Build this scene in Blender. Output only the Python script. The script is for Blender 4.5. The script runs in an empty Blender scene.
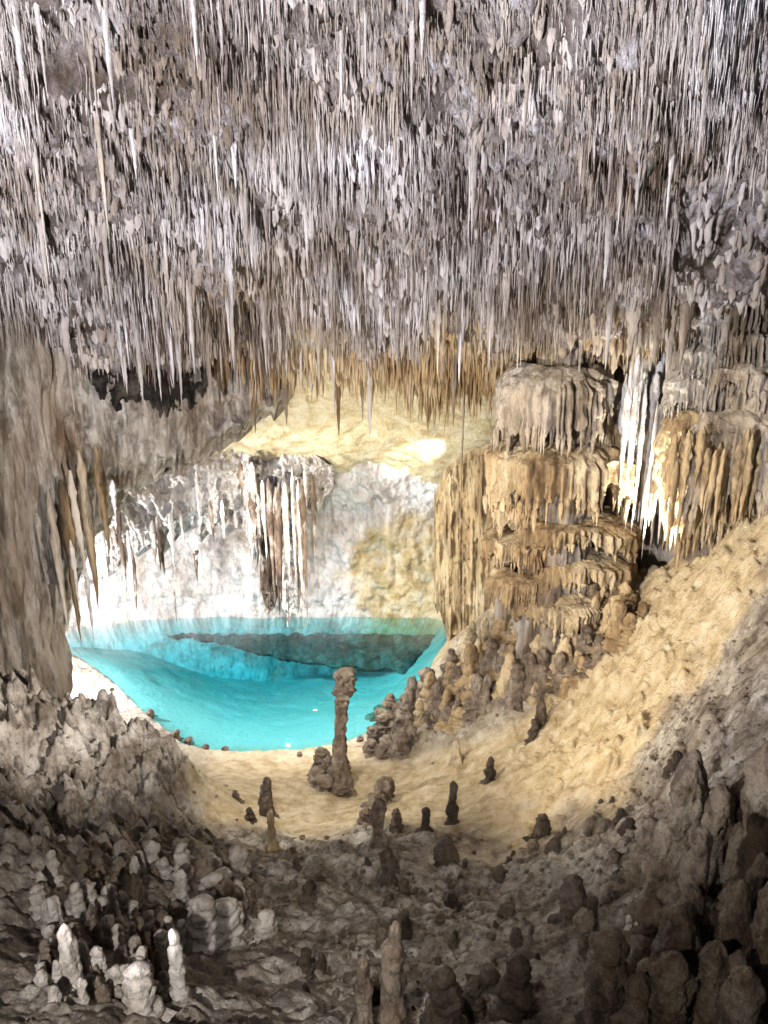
import bpy, math, random
import numpy as np
from mathutils import Vector
rng = np.random.default_rng(11)
random.seed(5)
SC = bpy.context.scene
COL = SC.collection
# ------------------------------------------------------------------ camera
PITCH = math.radians(18.0)
FOC = 512/math.tan(math.radians(32.5))
cam = bpy.data.cameras.new('camera'); camo = bpy.data.objects.new('camera', cam); COL.objects.link(camo)
cam.sensor_fit = 'VERTICAL'; cam.sensor_height = 24; cam.lens = 12/math.tan(math.radians(32.5))
camo.rotation_euler = (math.pi/2-PITCH, 0, 0); cam.clip_end = 400; cam.clip_start = 0.05
SC.camera = camo
CP, SP = math.cos(PITCH), math.sin(PITCH)
def ray(px, py):
    dx = (np.asarray(px, float)-384)/FOC; dy = (512-np.asarray(py, float))/FOC
    return np.stack([dx+0*dy, CP+dy*SP+0*dx, -SP+dy*CP+0*dx], -1)
def P(px, py, Y):                      # the point seen at a pixel, Y metres ahead
    d = ray(px, py); return d*(np.asarray(Y, float)/d[..., 1])[..., None]
def G(px, py, z):                      # the point seen at a pixel, on level z
    d = ray(px, py); return d*(z/d[..., 2])[..., None]
def pix(p):
    p = np.asarray(p, float)
    f = p[..., 1]*CP-p[..., 2]*SP; u = p[..., 1]*SP+p[..., 2]*CP
    return 384+FOC*p[..., 0]/f, 512-FOC*u/f
# ------------------------------------------------------------------ noise
def _h(i, j, k, s):
    n = (i.astype(np.int64)*374761393+j.astype(np.int64)*668265263+k.astype(np.int64)*2147483647+s*1274126177) & 0xffffffff
    n = ((n ^ (n >> 13))*1274126177) & 0xffffffff
    n = ((n ^ (n >> 15))*2246822519) & 0xffffffff
    return ((n ^ (n >> 16)) & 0xffffff)/float(0xffffff)
def vn(p, s=0):                        # value noise, -1..1
    i = np.floor(p); f = p-i; f = f*f*f*(f*(f*6-15)+10)
    x, y, z = i[..., 0], i[..., 1], i[..., 2]; r = 0
    for a in (0, 1):
        for b in (0, 1):
            for c in (0, 1):
                w = (f[..., 0] if a else 1-f[..., 0])*(f[..., 1] if b else 1-f[..., 1])*(f[..., 2] if c else 1-f[..., 2])
                r = r+w*_h(x+a, y+b, z+c, s)
    return r*2-1
def fbm(p, s=0, o=4, g=.5):
    r = 0; a = 1; t = 0
    for k in range(o):
        r = r+a*vn(p*(2.03**k)+k*17.3, s+k); t += a; a *= g
    return r/t
def worley(p, s=0):                    # distance to the nearest feature point
    i = np.floor(p); best = np.full(p.shape[:-1], 9.)
    for a in (-1, 0, 1):
        for b in (-1, 0, 1):
            for c in (-1, 0, 1):
                q = i+np.array([a, b, c])
                x, y, z = q[..., 0], q[..., 1], q[..., 2]
                d = ((q[..., 0]+_h(x, y, z, s)-p[..., 0])**2+(q[..., 1]+_h(x, y, z, s+1)-p[..., 1])**2+(q[..., 2]+_h(x, y, z, s+2)-p[..., 2])**2)
                best = np.minimum(best, d)
    return np.sqrt(best)
def S3(p, a, b=None, c=None):
    return p*np.array([a, b if b else a, c if c else a])
def sstep(a, b, x):
    t = np.clip((x-a)/(b-a), 0, 1); return t*t*(3-2*t)
# ------------------------------------------------------------------ objects
def prop(o, label=None, cat=None, group=None, kind=None):
    if label: o['label'] = label
    if cat: o['category'] = cat
    if group: o['group'] = group
    if kind: o['kind'] = kind
    return o
def mesh(name, V, F, smooth=True, attrs=None):
    V = np.asarray(V, float).reshape(-1, 3); F = np.asarray(F)
    me = bpy.data.meshes.new(name)
    k = F.shape[1]
    me.vertices.add(len(V)); me.vertices.foreach_set('co', V.ravel())
    me.loops.add(F.size); me.loops.foreach_set('vertex_index', F.ravel().astype(np.int32))
    me.polygons.add(len(F)); me.polygons.foreach_set('loop_start', (np.arange(len(F))*k).astype(np.int32))
    if smooth: me.polygons.foreach_set('use_smooth', np.ones(len(F), bool))
    for n, a in (attrs or {}).items():
        at = me.attributes.new(n, 'FLOAT', 'POINT'); at.data.foreach_set('value', np.asarray(a, float).ravel())
    me.update(calc_edges=True); me.validate()
    return me
def obj(name, me, mat=None, parent=None, loc=None, scale=None, rotz=0):
    o = bpy.data.objects.new(name, me); COL.objects.link(o)
    if mat and not me.materials: me.materials.append(mat)
    if parent: o.parent = parent
    if loc is not None: o.location = Vector([float(v) for v in loc])
    if scale is not None: o.scale = scale
    o.rotation_euler = (0, 0, rotz)
    return o
def empty(name, loc=(0, 0, 0)):
    o = bpy.data.objects.new(name, None); COL.objects.link(o); o.location = Vector([float(v) for v in loc]); o.empty_display_size = .1
    return o
def gridF(n, m, wrap=False):           # n rows, m columns
    i = np.arange(n-1)[:, None]; j = np.arange(m if wrap else m-1)[None]; j2 = (j+1) % m
    return np.stack([i*m+j, (i+1)*m+j, (i+1)*m+j2, i*m+j2+0*i], -1).reshape(-1, 4)
# ------------------------------------------------------------------ materials
def NT(m): m.use_nodes = True; return m.node_tree.nodes, m.node_tree.links
def rock(name, cols, scale=1.3, streak=.25, bump=.35, fine=22, rough=.82, dark=(.05, .035, .025), stain=.25, spec=.3,
         alt=None, attr=None, wet=0.0, lump=9, tone=False):
    """limestone: three tones by stretched noise, dark stains, grain and pits in the bump"""
    m = bpy.data.materials.new(name); n, l = NT(m); b = n['Principled BSDF']
    geo = n.new('ShaderNodeNewGeometry')
    def noise(sc, sx=1, sz=1, det=5, ro=.6, off=0):
        mp = n.new('ShaderNodeMapping'); mp.inputs['Scale'].default_value = (sx, sx, sz); mp.inputs['Location'].default_value = (off, off*.7, off*.3)
        l.new(geo.outputs['Position'], mp.inputs['Vector'])
        t = n.new('ShaderNodeTexNoise'); t.inputs['Scale'].default_value = sc; t.inputs['Detail'].default_value = det; t.inputs['Roughness'].default_value = ro
        l.new(mp.outputs[0], t.inputs['Vector']); return t.outputs['Fac']
    def ramp(src, stops):
        r = n.new('ShaderNodeValToRGB'); e = r.color_ramp.elements
        while len(e) < len(stops): e.new(.5)
        for k, (p_, c_) in enumerate(stops): e[k].position = p_; e[k].color = (*c_, 1) if len(c_) == 3 else c_
        l.new(src, r.inputs[0]); return r.outputs[0]
    def mix(f, a, c, mode='MIX'):
        x = n.new('ShaderNodeMix'); x.data_type = 'RGBA'; x.blend_type = mode
        for src, s_ in ((f, x.inputs[0]), (a, x.inputs[6]), (c, x.inputs[7])):
            if hasattr(src, 'links') or hasattr(src, 'is_linked'): l.new(src, s_)
            else: s_.default_value = src if isinstance(src, float) else (*src, 1)
        return x.outputs[2]
    c = ramp(noise(scale, 1, streak), [(.33, cols[0]), (.5, cols[1]), (.66, cols[2])])
    c2 = ramp(noise(scale*5, 1, streak*.6, 6, .7, 3.1), [(.36, (.62, .58, .55)), (.5, (1, 1, 1)), (.7, (1.12, 1.1, 1.08))])
    c = mix(1.0, c, c2, 'MULTIPLY')
    st = ramp(noise(scale*2.6, 1, streak*.8, 8, .72, 11.3), [(.56-stain*.16, (0, 0, 0)), (.64-stain*.1, (1, 1, 1))])
    mth = n.new('ShaderNodeMath'); mth.operation = 'MULTIPLY'; mth.inputs[1].default_value = min(1, stain*1.6); l.new(st, mth.inputs[0])
    c = mix(mth.outputs[0], c, dark)
    if alt:      # a second stone colour carried by a vertex attribute (sand, ochre staining)
        at = n.new('ShaderNodeAttribute'); at.attribute_name = attr
        ca = ramp(noise(scale*2.2, 1, 1, 6, .65, 7.7), [(.35, alt[0]), (.5, alt[1]), (.65, alt[2])])
        c = mix(at.outputs['Fac'], c, ca)
    if attr == 'sand':
        at3 = n.new('ShaderNodeAttribute'); at3.attribute_name = 'bed'; c = mix(at3.outputs['Fac'], c, (.60, .62, .60))
    if tone:     # each stalactite has its own tone of stone
        at2 = n.new('ShaderNodeAttribute'); at2.attribute_name = 'tone'
        c = mix(1.0, c, ramp(at2.outputs['Fac'], [(0, (.22, .16, .12)), (.35, (.74, .69, .65)), (.6, (1, 1, 1))]), 'MULTIPLY')
    l.new(c, b.inputs['Base Color'])
    b.inputs['Roughness'].default_value = rough; b.inputs['Specular IOR Level'].default_value = spec
    if wet:
        rr = ramp(noise(scale*3, 1, .5, 4, .6, 5), [(.4, (rough,)*3), (.6, (max(.2, rough-wet),)*3)]); l.new(rr, b.inputs['Roughness'])
    b1 = n.new('ShaderNodeBump'); b1.inputs['Strength'].default_value = bump; b1.inputs['Distance'].default_value = .13
    l.new(noise(lump, 1, max(.35, streak), 6, .65, 2), b1.inputs['Height'])
    b2 = n.new('ShaderNodeBump'); b2.inputs['Strength'].default_value = bump; b2.inputs['Distance'].default_value = .035
    l.new(noise(fine*1.6, 1, 1, 5, .7, 9), b2.inputs['Height']); l.new(b1.outputs[0], b2.inputs['Normal'])
    l.new(b2.outputs[0], b.inputs['Normal'])
    return m
LILAC = [(.24, .19, .15), (.49, .445, .43), (.72, .70, .74)]
M = {}
M['ceil'] = rock('ceiling stone', [(.10, .07, .05), (.34, .30, .30), (.62, .60, .65)], 1.6, .6, .9, 26, stain=.5, lump=12, dark=(.05, .033, .022), alt=[(.54, .42, .22), (.70, .60, .40), (.78, .72, .56)], attr='ochre')
M['spike'] = rock('stalactite stone', LILAC, .55, .5, .6, 30, stain=.36, tone=True, alt=[(.30, .19, .08), (.46, .32, .15), (.62, .50, .32)], attr='ochre', dark=(.06, .04, .025))
M['spike_g'] = rock('grey stalactite stone', LILAC, .9, .3, .5, 30, stain=.28, dark=(.06, .04, .025))
M['spike_t'] = rock('tan stalactite stone', [(.24, .15, .07), (.42, .30, .16), (.58, .48, .32)], .9, .3, .5, 30, stain=.25, dark=(.07, .04, .02))
M['white'] = rock('white flowstone', [(.55, .50, .46), (.74, .71, .70), (.82, .81, .84)], 1.2, .6, .8, 16, stain=.3, dark=(.20, .15, .12), lump=14)
M['wall'] = rock('stained wall stone', [(.20, .12, .06), (.44, .38, .32), (.64, .60, .56)], 1.3, .22, 1.0, 26, stain=.42, lump=14, dark=(.07, .045, .025))
M['fleck'] = rock('stalactite stone mixed', [(.26, .20, .15), (.42, .36, .30), (.56, .52, .50)], .9, .3, .6, 30, stain=.3, dark=(.07, .04, .02))
M['tan'] = rock('tan flowstone', [(.24, .155, .08), (.46, .345, .20), (.62, .52, .36)], 1.3, .35, .8, 22, stain=.36, dark=(.09, .055, .03), wet=.3)
M['grey'] = rock('grey flowstone', [(.26, .20, .15), (.43, .37, .31), (.56, .51, .46)], 1.0, .22, .6, 18, stain=.3, dark=(.08, .05, .03))
M['whitemix'] = rock('stained white stone', [(.22, .16, .12), (.60, .56, .54), (.78, .76, .78)], 2.4, .5, .8, 20, stain=.4, dark=(.08, .05, .03))
M['whitemix2'] = rock('mottled white stone', [(.40, .34, .30), (.68, .65, .64), (.80, .79, .80)], 2.4, .6, .9, 20, stain=.35, dark=(.10, .07, .05))
M['darkmix'] = rock('dark stained stone', [(.05, .035, .025), (.16, .11, .08), (.55, .50, .47)], 2.4, .5, .8, 20, stain=.4, dark=(.04, .028, .02))
M['brown'] = rock('brown drapery stone', [(.10, .06, .03), (.32, .22, .12), (.52, .45, .35)], 2.4, .14, .9, 24, stain=.42)
M['knob'] = rock('stalagmite stone', [(.14, .10, .07), (.30, .23, .17), (.44, .37, .30)], 2.6, .7, 1.0, 30, stain=.4, wet=.45, lump=16)
M['knob_d'] = rock('dark stalagmite stone', [(.05, .035, .025), (.12, .09, .065), (.22, .17, .13)], 2.4, .8, 1.0, 30, stain=.4, wet=.45, lump=16)
M['greytan'] = rock('grey tan flowstone', [(.26, .20, .14), (.46, .39, .31), (.60, .54, .47)], 1.1, .35, .9, 22, stain=.32, dark=(.09, .055, .03))
M['crust'] = rock('painted recess shade', [(.012, .009, .007), (.03, .022, .018), (.11, .09, .075)], 2, .8, .9, 22, stain=.4, dark=(.01, .008, .006))  # near-black colour, paints the shade of the recess over the left wall
M['wallk'] = rock('brown stalagmite stone', [(.17, .12, .08), (.33, .26, .19), (.46, .39, .31)], 2.4, .8, 1.0, 30, stain=.4, wet=.4, lump=16)
M['knob_p'] = rock('pale stalagmite stone', [(.30, .26, .22), (.46, .42, .38), (.58, .55, .52)], 2.2, .8, .5, 26, stain=.08)
M['ground'] = rock('cave floor', [(.16, .125, .095), (.38, .33, .28), (.58, .54, .49)], 1.7, 1, 1.0, 24, stain=.42, lump=6,
                   alt=[(.40, .30, .17), (.58, .46, .29), (.68, .59, .43)], attr='sand', wet=.3)
M['bed'] = M['ground']
# ------------------------------------------------------------------ smooth surfaces through measured points
class TPS:
    def __init__(s, pts, lam=.02):
        s.c = pts[:, :2].copy(); n = len(pts)
        K = s.k(s.c[:, None]-s.c[None])+lam*np.eye(n)
        Q = np.c_[np.ones(n), s.c]; A = np.block([[K, Q], [Q.T, np.zeros((3, 3))]])
        s.w = np.linalg.solve(A, np.r_[pts[:, 2], np.zeros(3)])
    def k(s, d):
        r2 = (d**2).sum(-1)+1e-9; return .5*r2*np.log(r2)
    def __call__(s, x, y):
        x = np.asarray(x, float); y = np.asarray(y, float); r = s.w[-3]+s.w[-2]*x+s.w[-1]*y
        for i in range(len(s.c)):
            d2 = (x-s.c[i, 0])**2+(y-s.c[i, 1])**2+1e-9; r = r+s.w[i]*.5*d2*np.log(d2)
        return r
WZ = -10.0
gp = [P(*a) for a in [
    (384, 1024, 4.2), (384, 950, 5.6), (384, 880, 7.8), (384, 820, 10.4), (384, 785, 12.4),
    (200, 1024, 4.0), (200, 930, 6.2), (230, 860, 8.6), (250, 810, 11.2), (60, 1024, 3.7), (60, 930, 5.4), (110, 860, 7.3), (0, 1024, 3.6), (0, 860, 6.4), (-120, 900, 5),
    (190, 815, 9.9), (60, 800, 8.8), (60, 740, 9.8), (40, 690, 10.6), (0, 675, 10.8), (-60, 660, 10.8), (110, 715, 10.8), (150, 735, 10.9), (180, 770, 10.7), (110, 780, 9.7), (185, 790, 10.5),
    (470, 770, 11.8), (470, 860, 8.2), (520, 740, 12.0), (560, 690, 12.4), (600, 640, 12.8), (560, 640, 13.2), (520, 640, 14), (650, 588, 12.7), (700, 552, 12.2), (768, 506, 11.6), (880, 450, 11.4), (640, 620, 12), (768, 590, 9.4), (700, 680, 9.4),
    (640, 740, 9.2), (600, 800, 8.5), (680, 760, 7.6), (768, 660, 7.6), (560, 880, 6.8), (768, 800, 5.2), (700, 880, 5.2), (640, 950, 4.7), (768, 1000, 3.6), (560, 1024, 3.9), (900, 800, 5),
    (500, 650, 15), (470, 665, 16), (520, 600, 14.6), (455, 640, 17.5), (400, 745, 14.2), (430, 720, 14.3)]]
for a in [(75, 652), (120, 690), (180, 746), (240, 752), (300, 751), (345, 742), (395, 716), (432, 680), (447, 640), (452, 618)]: gp.append(G(a[0], a[1], WZ))
for a in [(250, 700, -11.6), (330, 690, -11.5), (200, 670, -11.8), (300, 650, -12.3), (400, 650, -11.6), (120, 640, -11.3), (200, 640, -12.5), (400, 630, -12.2), (400, 680, -11.0)]: gp.append(G(*a))
for x, y, z in [(-10, 22, -12), (-4, 24, -12.5), (2, 24, -12.5), (-11, 14, -9.5), (-7.5, 14, -9.7), (-5.6, 12.9, -9.6), (-4.3, 12.6, -9.7), (-9, 12.8, -9.3), (-7.0, 12.7, -9.4), (0, 1.5, -3.2), (-3, 1.5, -3.2), (3, 1.5, -2.8), (6, 14, -5.5), (9, 12, -2.5), (9, 6, -2.2), (-9, 6, -4), (4.2, 17, -7)]: gp.append(np.array([x, y, z], float))
for a in [(60, 640), (110, 668), (175, 732)]: gp.append(G(a[0]-14, a[1]+10, WZ+.18))
for a in [(215, 775), (250, 778), (300, 778), (345, 768)]: gp.append(G(a[0], a[1], WZ+.22))
for a in [(120, 665), (190, 715), (250, 735), (300, 735), (350, 720), (400, 695), (425, 665)]: gp.append(G(a[0], a[1], WZ-.35))
gp = np.array(gp); GZ = TPS(gp)
def gdetail(x, y, z0):
    p = np.stack([x, y, z0], -1); px, py = pix(p)
    left = sstep(235, 150, px)*sstep(900, 800, py)                 # broken rock of the left shore
    above = sstep(WZ+.02, WZ+.5, z0)
    # sand / tan flowstone mask, laid out in metres
    line = np.interp(x, [-9, -6, -4.3, -2.4, -.6, .8, 2.2, 3.0, 3.8, 4.6, 5.4, 7, 10], [13.2, 12.9, 12.0, 10.2, 10.0, 9.2, 8.7, 8.5, 8.8, 9.3, 9.9, 11, 13])
    edge = vn(S3(p, 1.1), 5)*.9+vn(S3(p, 4), 6)*.35
    sand = sstep(-.5, .7, y-line+edge)
    pile = sstep(2.0, 1.0, np.hypot((x-1.6)/1.5, (y-15.6)/1.6))+sstep(1.5, .9, np.hypot((x-2.6)/1.3, (y-13.6)/1.0))
    sand = sand*(1-np.clip(pile, 0, 1)*.75)*(1-left)
    rough = (1-sand)
    d = fbm(S3(p, .55), 21, 3)*.22*above
    cob = .5-worley(S3(p, 2.6), 31); cob2 = .5-worley(S3(p, 7), 41)
    d = d+rough*above*(cob*.20+cob2*.085+fbm(S3(p, 9), 3, 3)*.05)
    d = d+sand*above*((.5-worley(S3(p, 2.3)+vn(S3(p, 1.5), 9)[..., None]*.5, 61))*.30*(.12+.9*sstep(1.2, 3.2, x))+(.5-worley(S3(p, 6)+vn(S3(p, 3), 19)[..., None]*.5, 63))*.15*(.15+.9*sstep(1.2, 3.2, x))+fbm(S3(p, 5), 8, 4)*.05)
    pit = np.abs(fbm(S3(p, 2.1, 2.1, 1.2), 77, 4))
    d = d+left*above*((.18-pit)*.8+(.5-worley(S3(p, 4.2), 85))*.3+fbm(S3(p, 5), 79, 4)*.3-.35*(worley(S3(p, 1.5), 83)-.5))
    d = d+(1-above)*fbm(S3(p, 1.4), 15, 4)*.10*sstep(WZ-.15, WZ-.8, z0)
    d = d-.55*sstep(WZ-.3, WZ-1.2, z0)*sstep(18.1, 19.2, y)*sstep(-4.6, -1.5, x)*sstep(2.5, 1.8, x)*0
    return d, sand, left
def GH(x, y):
    z0 = GZ(x, y); d, s, l = gdetail(np.asarray(x, float), np.asarray(y, float), z0); return z0+d
th = np.radians(np.linspace(-58, 58, 860)); rr = np.geomspace(1.2, 26, 760)
R_, T_ = np.meshgrid(rr, th, indexing='ij')
gx, gy = R_*np.sin(T_), R_*np.cos(T_)
z0 = GZ(gx, gy); dd, sand, left = gdetail(gx, gy, z0); gz = np.clip(z0+dd, -14, 3)
shore = np.array([G(a, b, WZ)[:2] for a, b in [(66, 654), (90, 668), (120, 688), (150, 718), (180, 742), (205, 749), (240, 751), (300, 749), (345, 742), (375, 729), (395, 714), (415, 697)]])
ys_ = np.interp(gx, shore[:, 0], shore[:, 1]); ins = (gy-ys_)*((gx > shore[0, 0]) & (gx < shore[-1, 0]) & (gy < 20.5))
gz = np.where(ins > .03, np.minimum(gz, WZ-.02-.22*np.clip(ins, 0, 1.5)), gz)
gz = np.where((ins < -.03) & (ins > -2.0), np.maximum(gz, WZ+.03-.06*ins), gz)
ground = obj('ground', mesh('ground', np.stack([gx, gy, gz], -1), gridF(*gx.shape)[:, ::-1], attrs={'sand': sand, 'bed': sstep(WZ+.10, WZ-.15, gz)*(1-left*.3)}), M['ground'])
prop(ground, 'uneven cave floor sloping down to the blue lake', kind='structure')
def on_ground(px, py):
    d = ray(px, py); t = np.geomspace(1.5, 26, 900); q = d[None]*(t/d[1])[:, None]
    h = GZ(q[:, 0], q[:, 1]); k = np.argmax(q[:, 2] < h); a = q[k]
    a = a.copy(); a[2] = GH(a[0:1], a[1:2])[0]; return a
# ------------------------------------------------------------------ water
wm = bpy.data.materials.new('lake water'); n, l = NT(wm); n.remove(n['Principled BSDF']); out = n['Material Output']
tr = n.new('ShaderNodeBsdfTransparent'); tr.inputs[0].default_value = (.50, .91, .965, 1)
gl = n.new('ShaderNodeBsdfGlossy'); gl.inputs['Roughness'].default_value = .03; gl.inputs[0].default_value = (1, 1, 1, 1)
fr = n.new('ShaderNodeLayerWeight'); fr.inputs['Blend'].default_value = .5
pw = n.new('ShaderNodeMath'); pw.operation = 'POWER'; pw.inputs[1].default_value = 5; l.new(fr.outputs['Facing'], pw.inputs[0])
ml = n.new('ShaderNodeMath'); ml.operation = 'MULTIPLY_ADD'; ml.inputs[1].default_value = .7; ml.inputs[2].default_value = .02; l.new(pw.outputs[0], ml.inputs[0])
mx = n.new('ShaderNodeMixShader'); l.new(ml.outputs[0], mx.inputs[0]); l.new(tr.outputs[0], mx.inputs[1]); l.new(gl.outputs[0], mx.inputs[2])
nz = n.new('ShaderNodeTexNoise'); nz.inputs['Scale'].default_value = 2.5; bp = n.new('ShaderNodeBump'); bp.inputs['Strength'].default_value = .12; bp.inputs['Distance'].default_value = .02
ge = n.new('ShaderNodeNewGeometry'); l.new(ge.outputs['Position'], nz.inputs['Vector']); l.new(nz.outputs[0], bp.inputs['Height']); l.new(bp.outputs[0], gl.inputs['Normal']); l.new(bp.outputs[0], fr.inputs['Normal'])
l.new(mx.outputs[0], out.inputs[0])
va = n.new('ShaderNodeVolumeAbsorption'); va.inputs[0].default_value = (.0, .82, .89, 1); va.inputs[1].default_value = .26; l.new(va.outputs[0], out.inputs['Volume'])
wx0, wx1, wy0, wy1, wz0 = -12, 5, 12, 25.5, -15
V = [(wx0, wy0, WZ), (wx1, wy0, WZ), (wx1, wy1, WZ), (wx0, wy1, WZ), (wx0, wy0, wz0), (wx1, wy0, wz0), (wx1, wy1, wz0), (wx0, wy1, wz0)]
F = [(0, 1, 2, 3), (7, 6, 5, 4), (0, 4, 5, 1), (1, 5, 6, 2), (2, 6, 7, 3), (3, 7, 4, 0)]
water = obj('water', mesh('water', V, F, smooth=False), wm); prop(water, 'clear turquoise water of the underground lake', kind='structure')
# ------------------------------------------------------------------ ceiling
cpnt = [P(*a) for a in [
    (384, 0, 7.0), (384, 100, 8.3), (384, 200, 10), (384, 300, 12.6), (384, 360, 15), (60, 0, 7.2), (60, 100, 8.4), (60, 200, 9.8), (60, 300, 11.6), (100, 340, 12.8), (250, 345, 14.5),
    (720, 0, 6.6), (720, 100, 7.8), (720, 200, 9.4), (720, 280, 11), (600, 340, 13), (520, 355, 14.4), (300, 395, 17), (384, 405, 17.2), (460, 400, 17),
    (384, 445, 19.2), (384, 485, 21.5), (300, 455, 19.5), (250, 480, 21), (460, 485, 20.6), (200, 430, 17.5), (150, 368, 15), (900, 100, 8), (-130, 100, 8), (900, 300, 12), (-130, 320, 12)]]
cpnt += [np.array(a, float) for a in [(0, 0, 5), (-7, 0, 5), (7, 0, 5), (0, -5, 6.5), (-5, 24, -7.5), (3, 24, -7.5), (-13, 18, -4), (10, 18, -3), (-9, 22, -6), (0, 3.5, 3.6)]]
CZ = TPS(np.array(cpnt))
def CH(x, y):
    z = CZ(x, y); p = np.stack([x, y, 0*x], -1)
    near = sstep(17.2, 15.5, y)
    return z+near*(fbm(S3(p, .8), 91, 3)*.42+(worley(S3(p, 1.5), 95)-.5)*.35+fbm(S3(p, 4), 97, 3)*.22+(.5-np.abs(fbm(S3(p, 7), 98, 3))*2)*.07)+(1-near)*(fbm(S3(p, .6, .4, 1), 92, 3)*.28+(.25-np.abs(fbm(S3(p, 1.0, 2.0, 1), 94, 3)))*.25+fbm(S3(p, 4, 4, 1), 93, 3)*.05)
th = np.radians(np.linspace(-56, 56, 800)); rr = np.geomspace(3.2, 27, 640)
R_, T_ = np.meshgrid(rr, th, indexing='ij'); cx, cy = R_*np.sin(T_), R_*np.cos(T_)
cz = CH(cx, cy)
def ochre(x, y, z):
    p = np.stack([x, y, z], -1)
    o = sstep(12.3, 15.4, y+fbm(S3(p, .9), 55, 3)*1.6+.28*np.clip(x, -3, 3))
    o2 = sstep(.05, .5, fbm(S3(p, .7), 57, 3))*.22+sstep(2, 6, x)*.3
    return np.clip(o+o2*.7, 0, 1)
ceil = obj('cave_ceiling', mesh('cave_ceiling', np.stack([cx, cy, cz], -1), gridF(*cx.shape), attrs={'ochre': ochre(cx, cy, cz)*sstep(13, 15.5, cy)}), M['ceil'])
prop(ceil, 'sloping rock ceiling of the cave behind the stalactites', kind='structure')
# ------------------------------------------------------------------ spikes (stalactites)
def spikes(B, L, R, seed, rings=9, sides=7, blunt=.75, bend=.03, lump=.22, soft=0.0):
    """tapered wavering stalactites, all at once: base points B (N,3), lengths, radii"""
    r = np.random.default_rng(seed); N = len(B)
    t = np.linspace(0, 1, rings)[None, :, None]; a = np.linspace(0, 2*np.pi, sides, endpoint=False)[None, None]+r.random((N, 1, 1))*6
    prof = (1-t)**blunt*(1+.5*np.exp(-t*9))+.02
    rad = R[:, None, None]*prof*(1+lump*(r.random((N, rings, 1))-.5)*2)*(1+.3*(r.random((N, 1, sides))-.5)*2)*(1+.14*(r.random((N, rings, sides))-.5)*2)
    if soft: rad = rad*np.clip(t/soft+.02, 0, 1)**.6
    ex = 1+.35*(r.random((N, 1, 1))-.5)
    wx = np.cumsum((r.random((N, rings, 1))-.5), 1)*bend*L[:, None, None]; wy = np.cumsum((r.random((N, rings, 1))-.5), 1)*bend*L[:, None, None]
    x = B[:, 0][:, None, None]+rad*np.cos(a)*ex+wx; y = B[:, 1][:, None, None]+rad*np.sin(a)/ex+wy
    z = B[:, 2][:, None, None]-t*L[:, None, None]+0*a+rad*0
    V = np.stack([x, y, z], -1)
    F0 = gridF(rings, sides, True); F = (F0[None]+(np.arange(N)*rings*sides)[:, None, None]).reshape(-1, 4)
    return V.reshape(-1, 3), F
def rand_ceiling(N, ymin, ymax, spread=.62, seed=1):
    r = np.random.default_rng(seed); y = ymin*(ymax/ymin)**(r.random(N)**.85); x = (r.random(N)*2-1)*spread*y
    return x, y
# mass of small stalactites
N = 38000
x, y = rand_ceiling(N, 5.2, 16.4, .66, 3)
p2 = np.stack([x, y, 0*x], -1)
clump = fbm(S3(p2, .9, .6, 1), 111, 3); clump2 = fbm(S3(p2, 2.6, 1.6, 1), 113, 2)
z = CH(x, y)
bare = fbm(S3(p2, 1.6, 1.1, 1), 151, 3)
keep = (rng.random(N) > .8*sstep(.12, .4, bare)) & (y < 15.2+.8*clump) & ~((x/y > .345) & (y > 8.8+.5*clump))
Ln = (.10+.24*np.clip(clump+.35, 0, 1.3)+.14*np.clip(clump2+.2, 0, 1))*(.45+1.1*rng.random(N)**1.5)*(y/10)**.9*1.45
Rn = y/804*(.7+1.9*rng.random(N)**2.6)
Ln = np.maximum(Ln, Rn*3)
side = sstep(.0, .45, fbm(S3(p2, 1.3), 131, 2))           # lumpy patches: short stubs
Ln = Ln*(1-.5*side)
k = keep; x, y, z, Ln, Rn = x[k], y[k], z[k], Ln[k], Rn[k]
tone = np.clip(.60+.8*fbm(S3(p2, .8), 141, 3)[k]+.75*(rng.random(k.sum())-.5), 0, 1)
V, F = spikes(np.stack([x, y, z+.16], -1), Ln+.16, Rn, 7, rings=8, sides=6)
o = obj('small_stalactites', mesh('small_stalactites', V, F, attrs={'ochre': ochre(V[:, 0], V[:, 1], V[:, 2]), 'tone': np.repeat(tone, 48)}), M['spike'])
prop(o, 'dense mass of small thin stalactites covering the cave ceiling', 'stalactites', kind='stuff')
# lumpy crust between stalactites
N = 6500
x, y = rand_ceiling(N, 5.2, 15.2, .66, 13); z = CH(x, y)
V, F = spikes(np.stack([x, y, z+.2], -1), .2+y/804*(2+18*rng.random(N)**1.5), y/804*(1.6+5.5*rng.random(N)**1.5), 9, rings=9, sides=9, blunt=.45, bend=.04, lump=.32)
tone = np.clip(.6+.5*fbm(S3(np.stack([x, y, 0*x], -1), .8), 141, 3)+.4*(rng.random(N)-.5), 0, 1)
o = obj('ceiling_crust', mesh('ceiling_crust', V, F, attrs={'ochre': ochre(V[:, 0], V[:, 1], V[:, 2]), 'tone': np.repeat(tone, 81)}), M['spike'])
prop(o, 'stubby lumps of pale crust between the stalactites of the ceiling', 'crust', kind='stuff')
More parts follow.
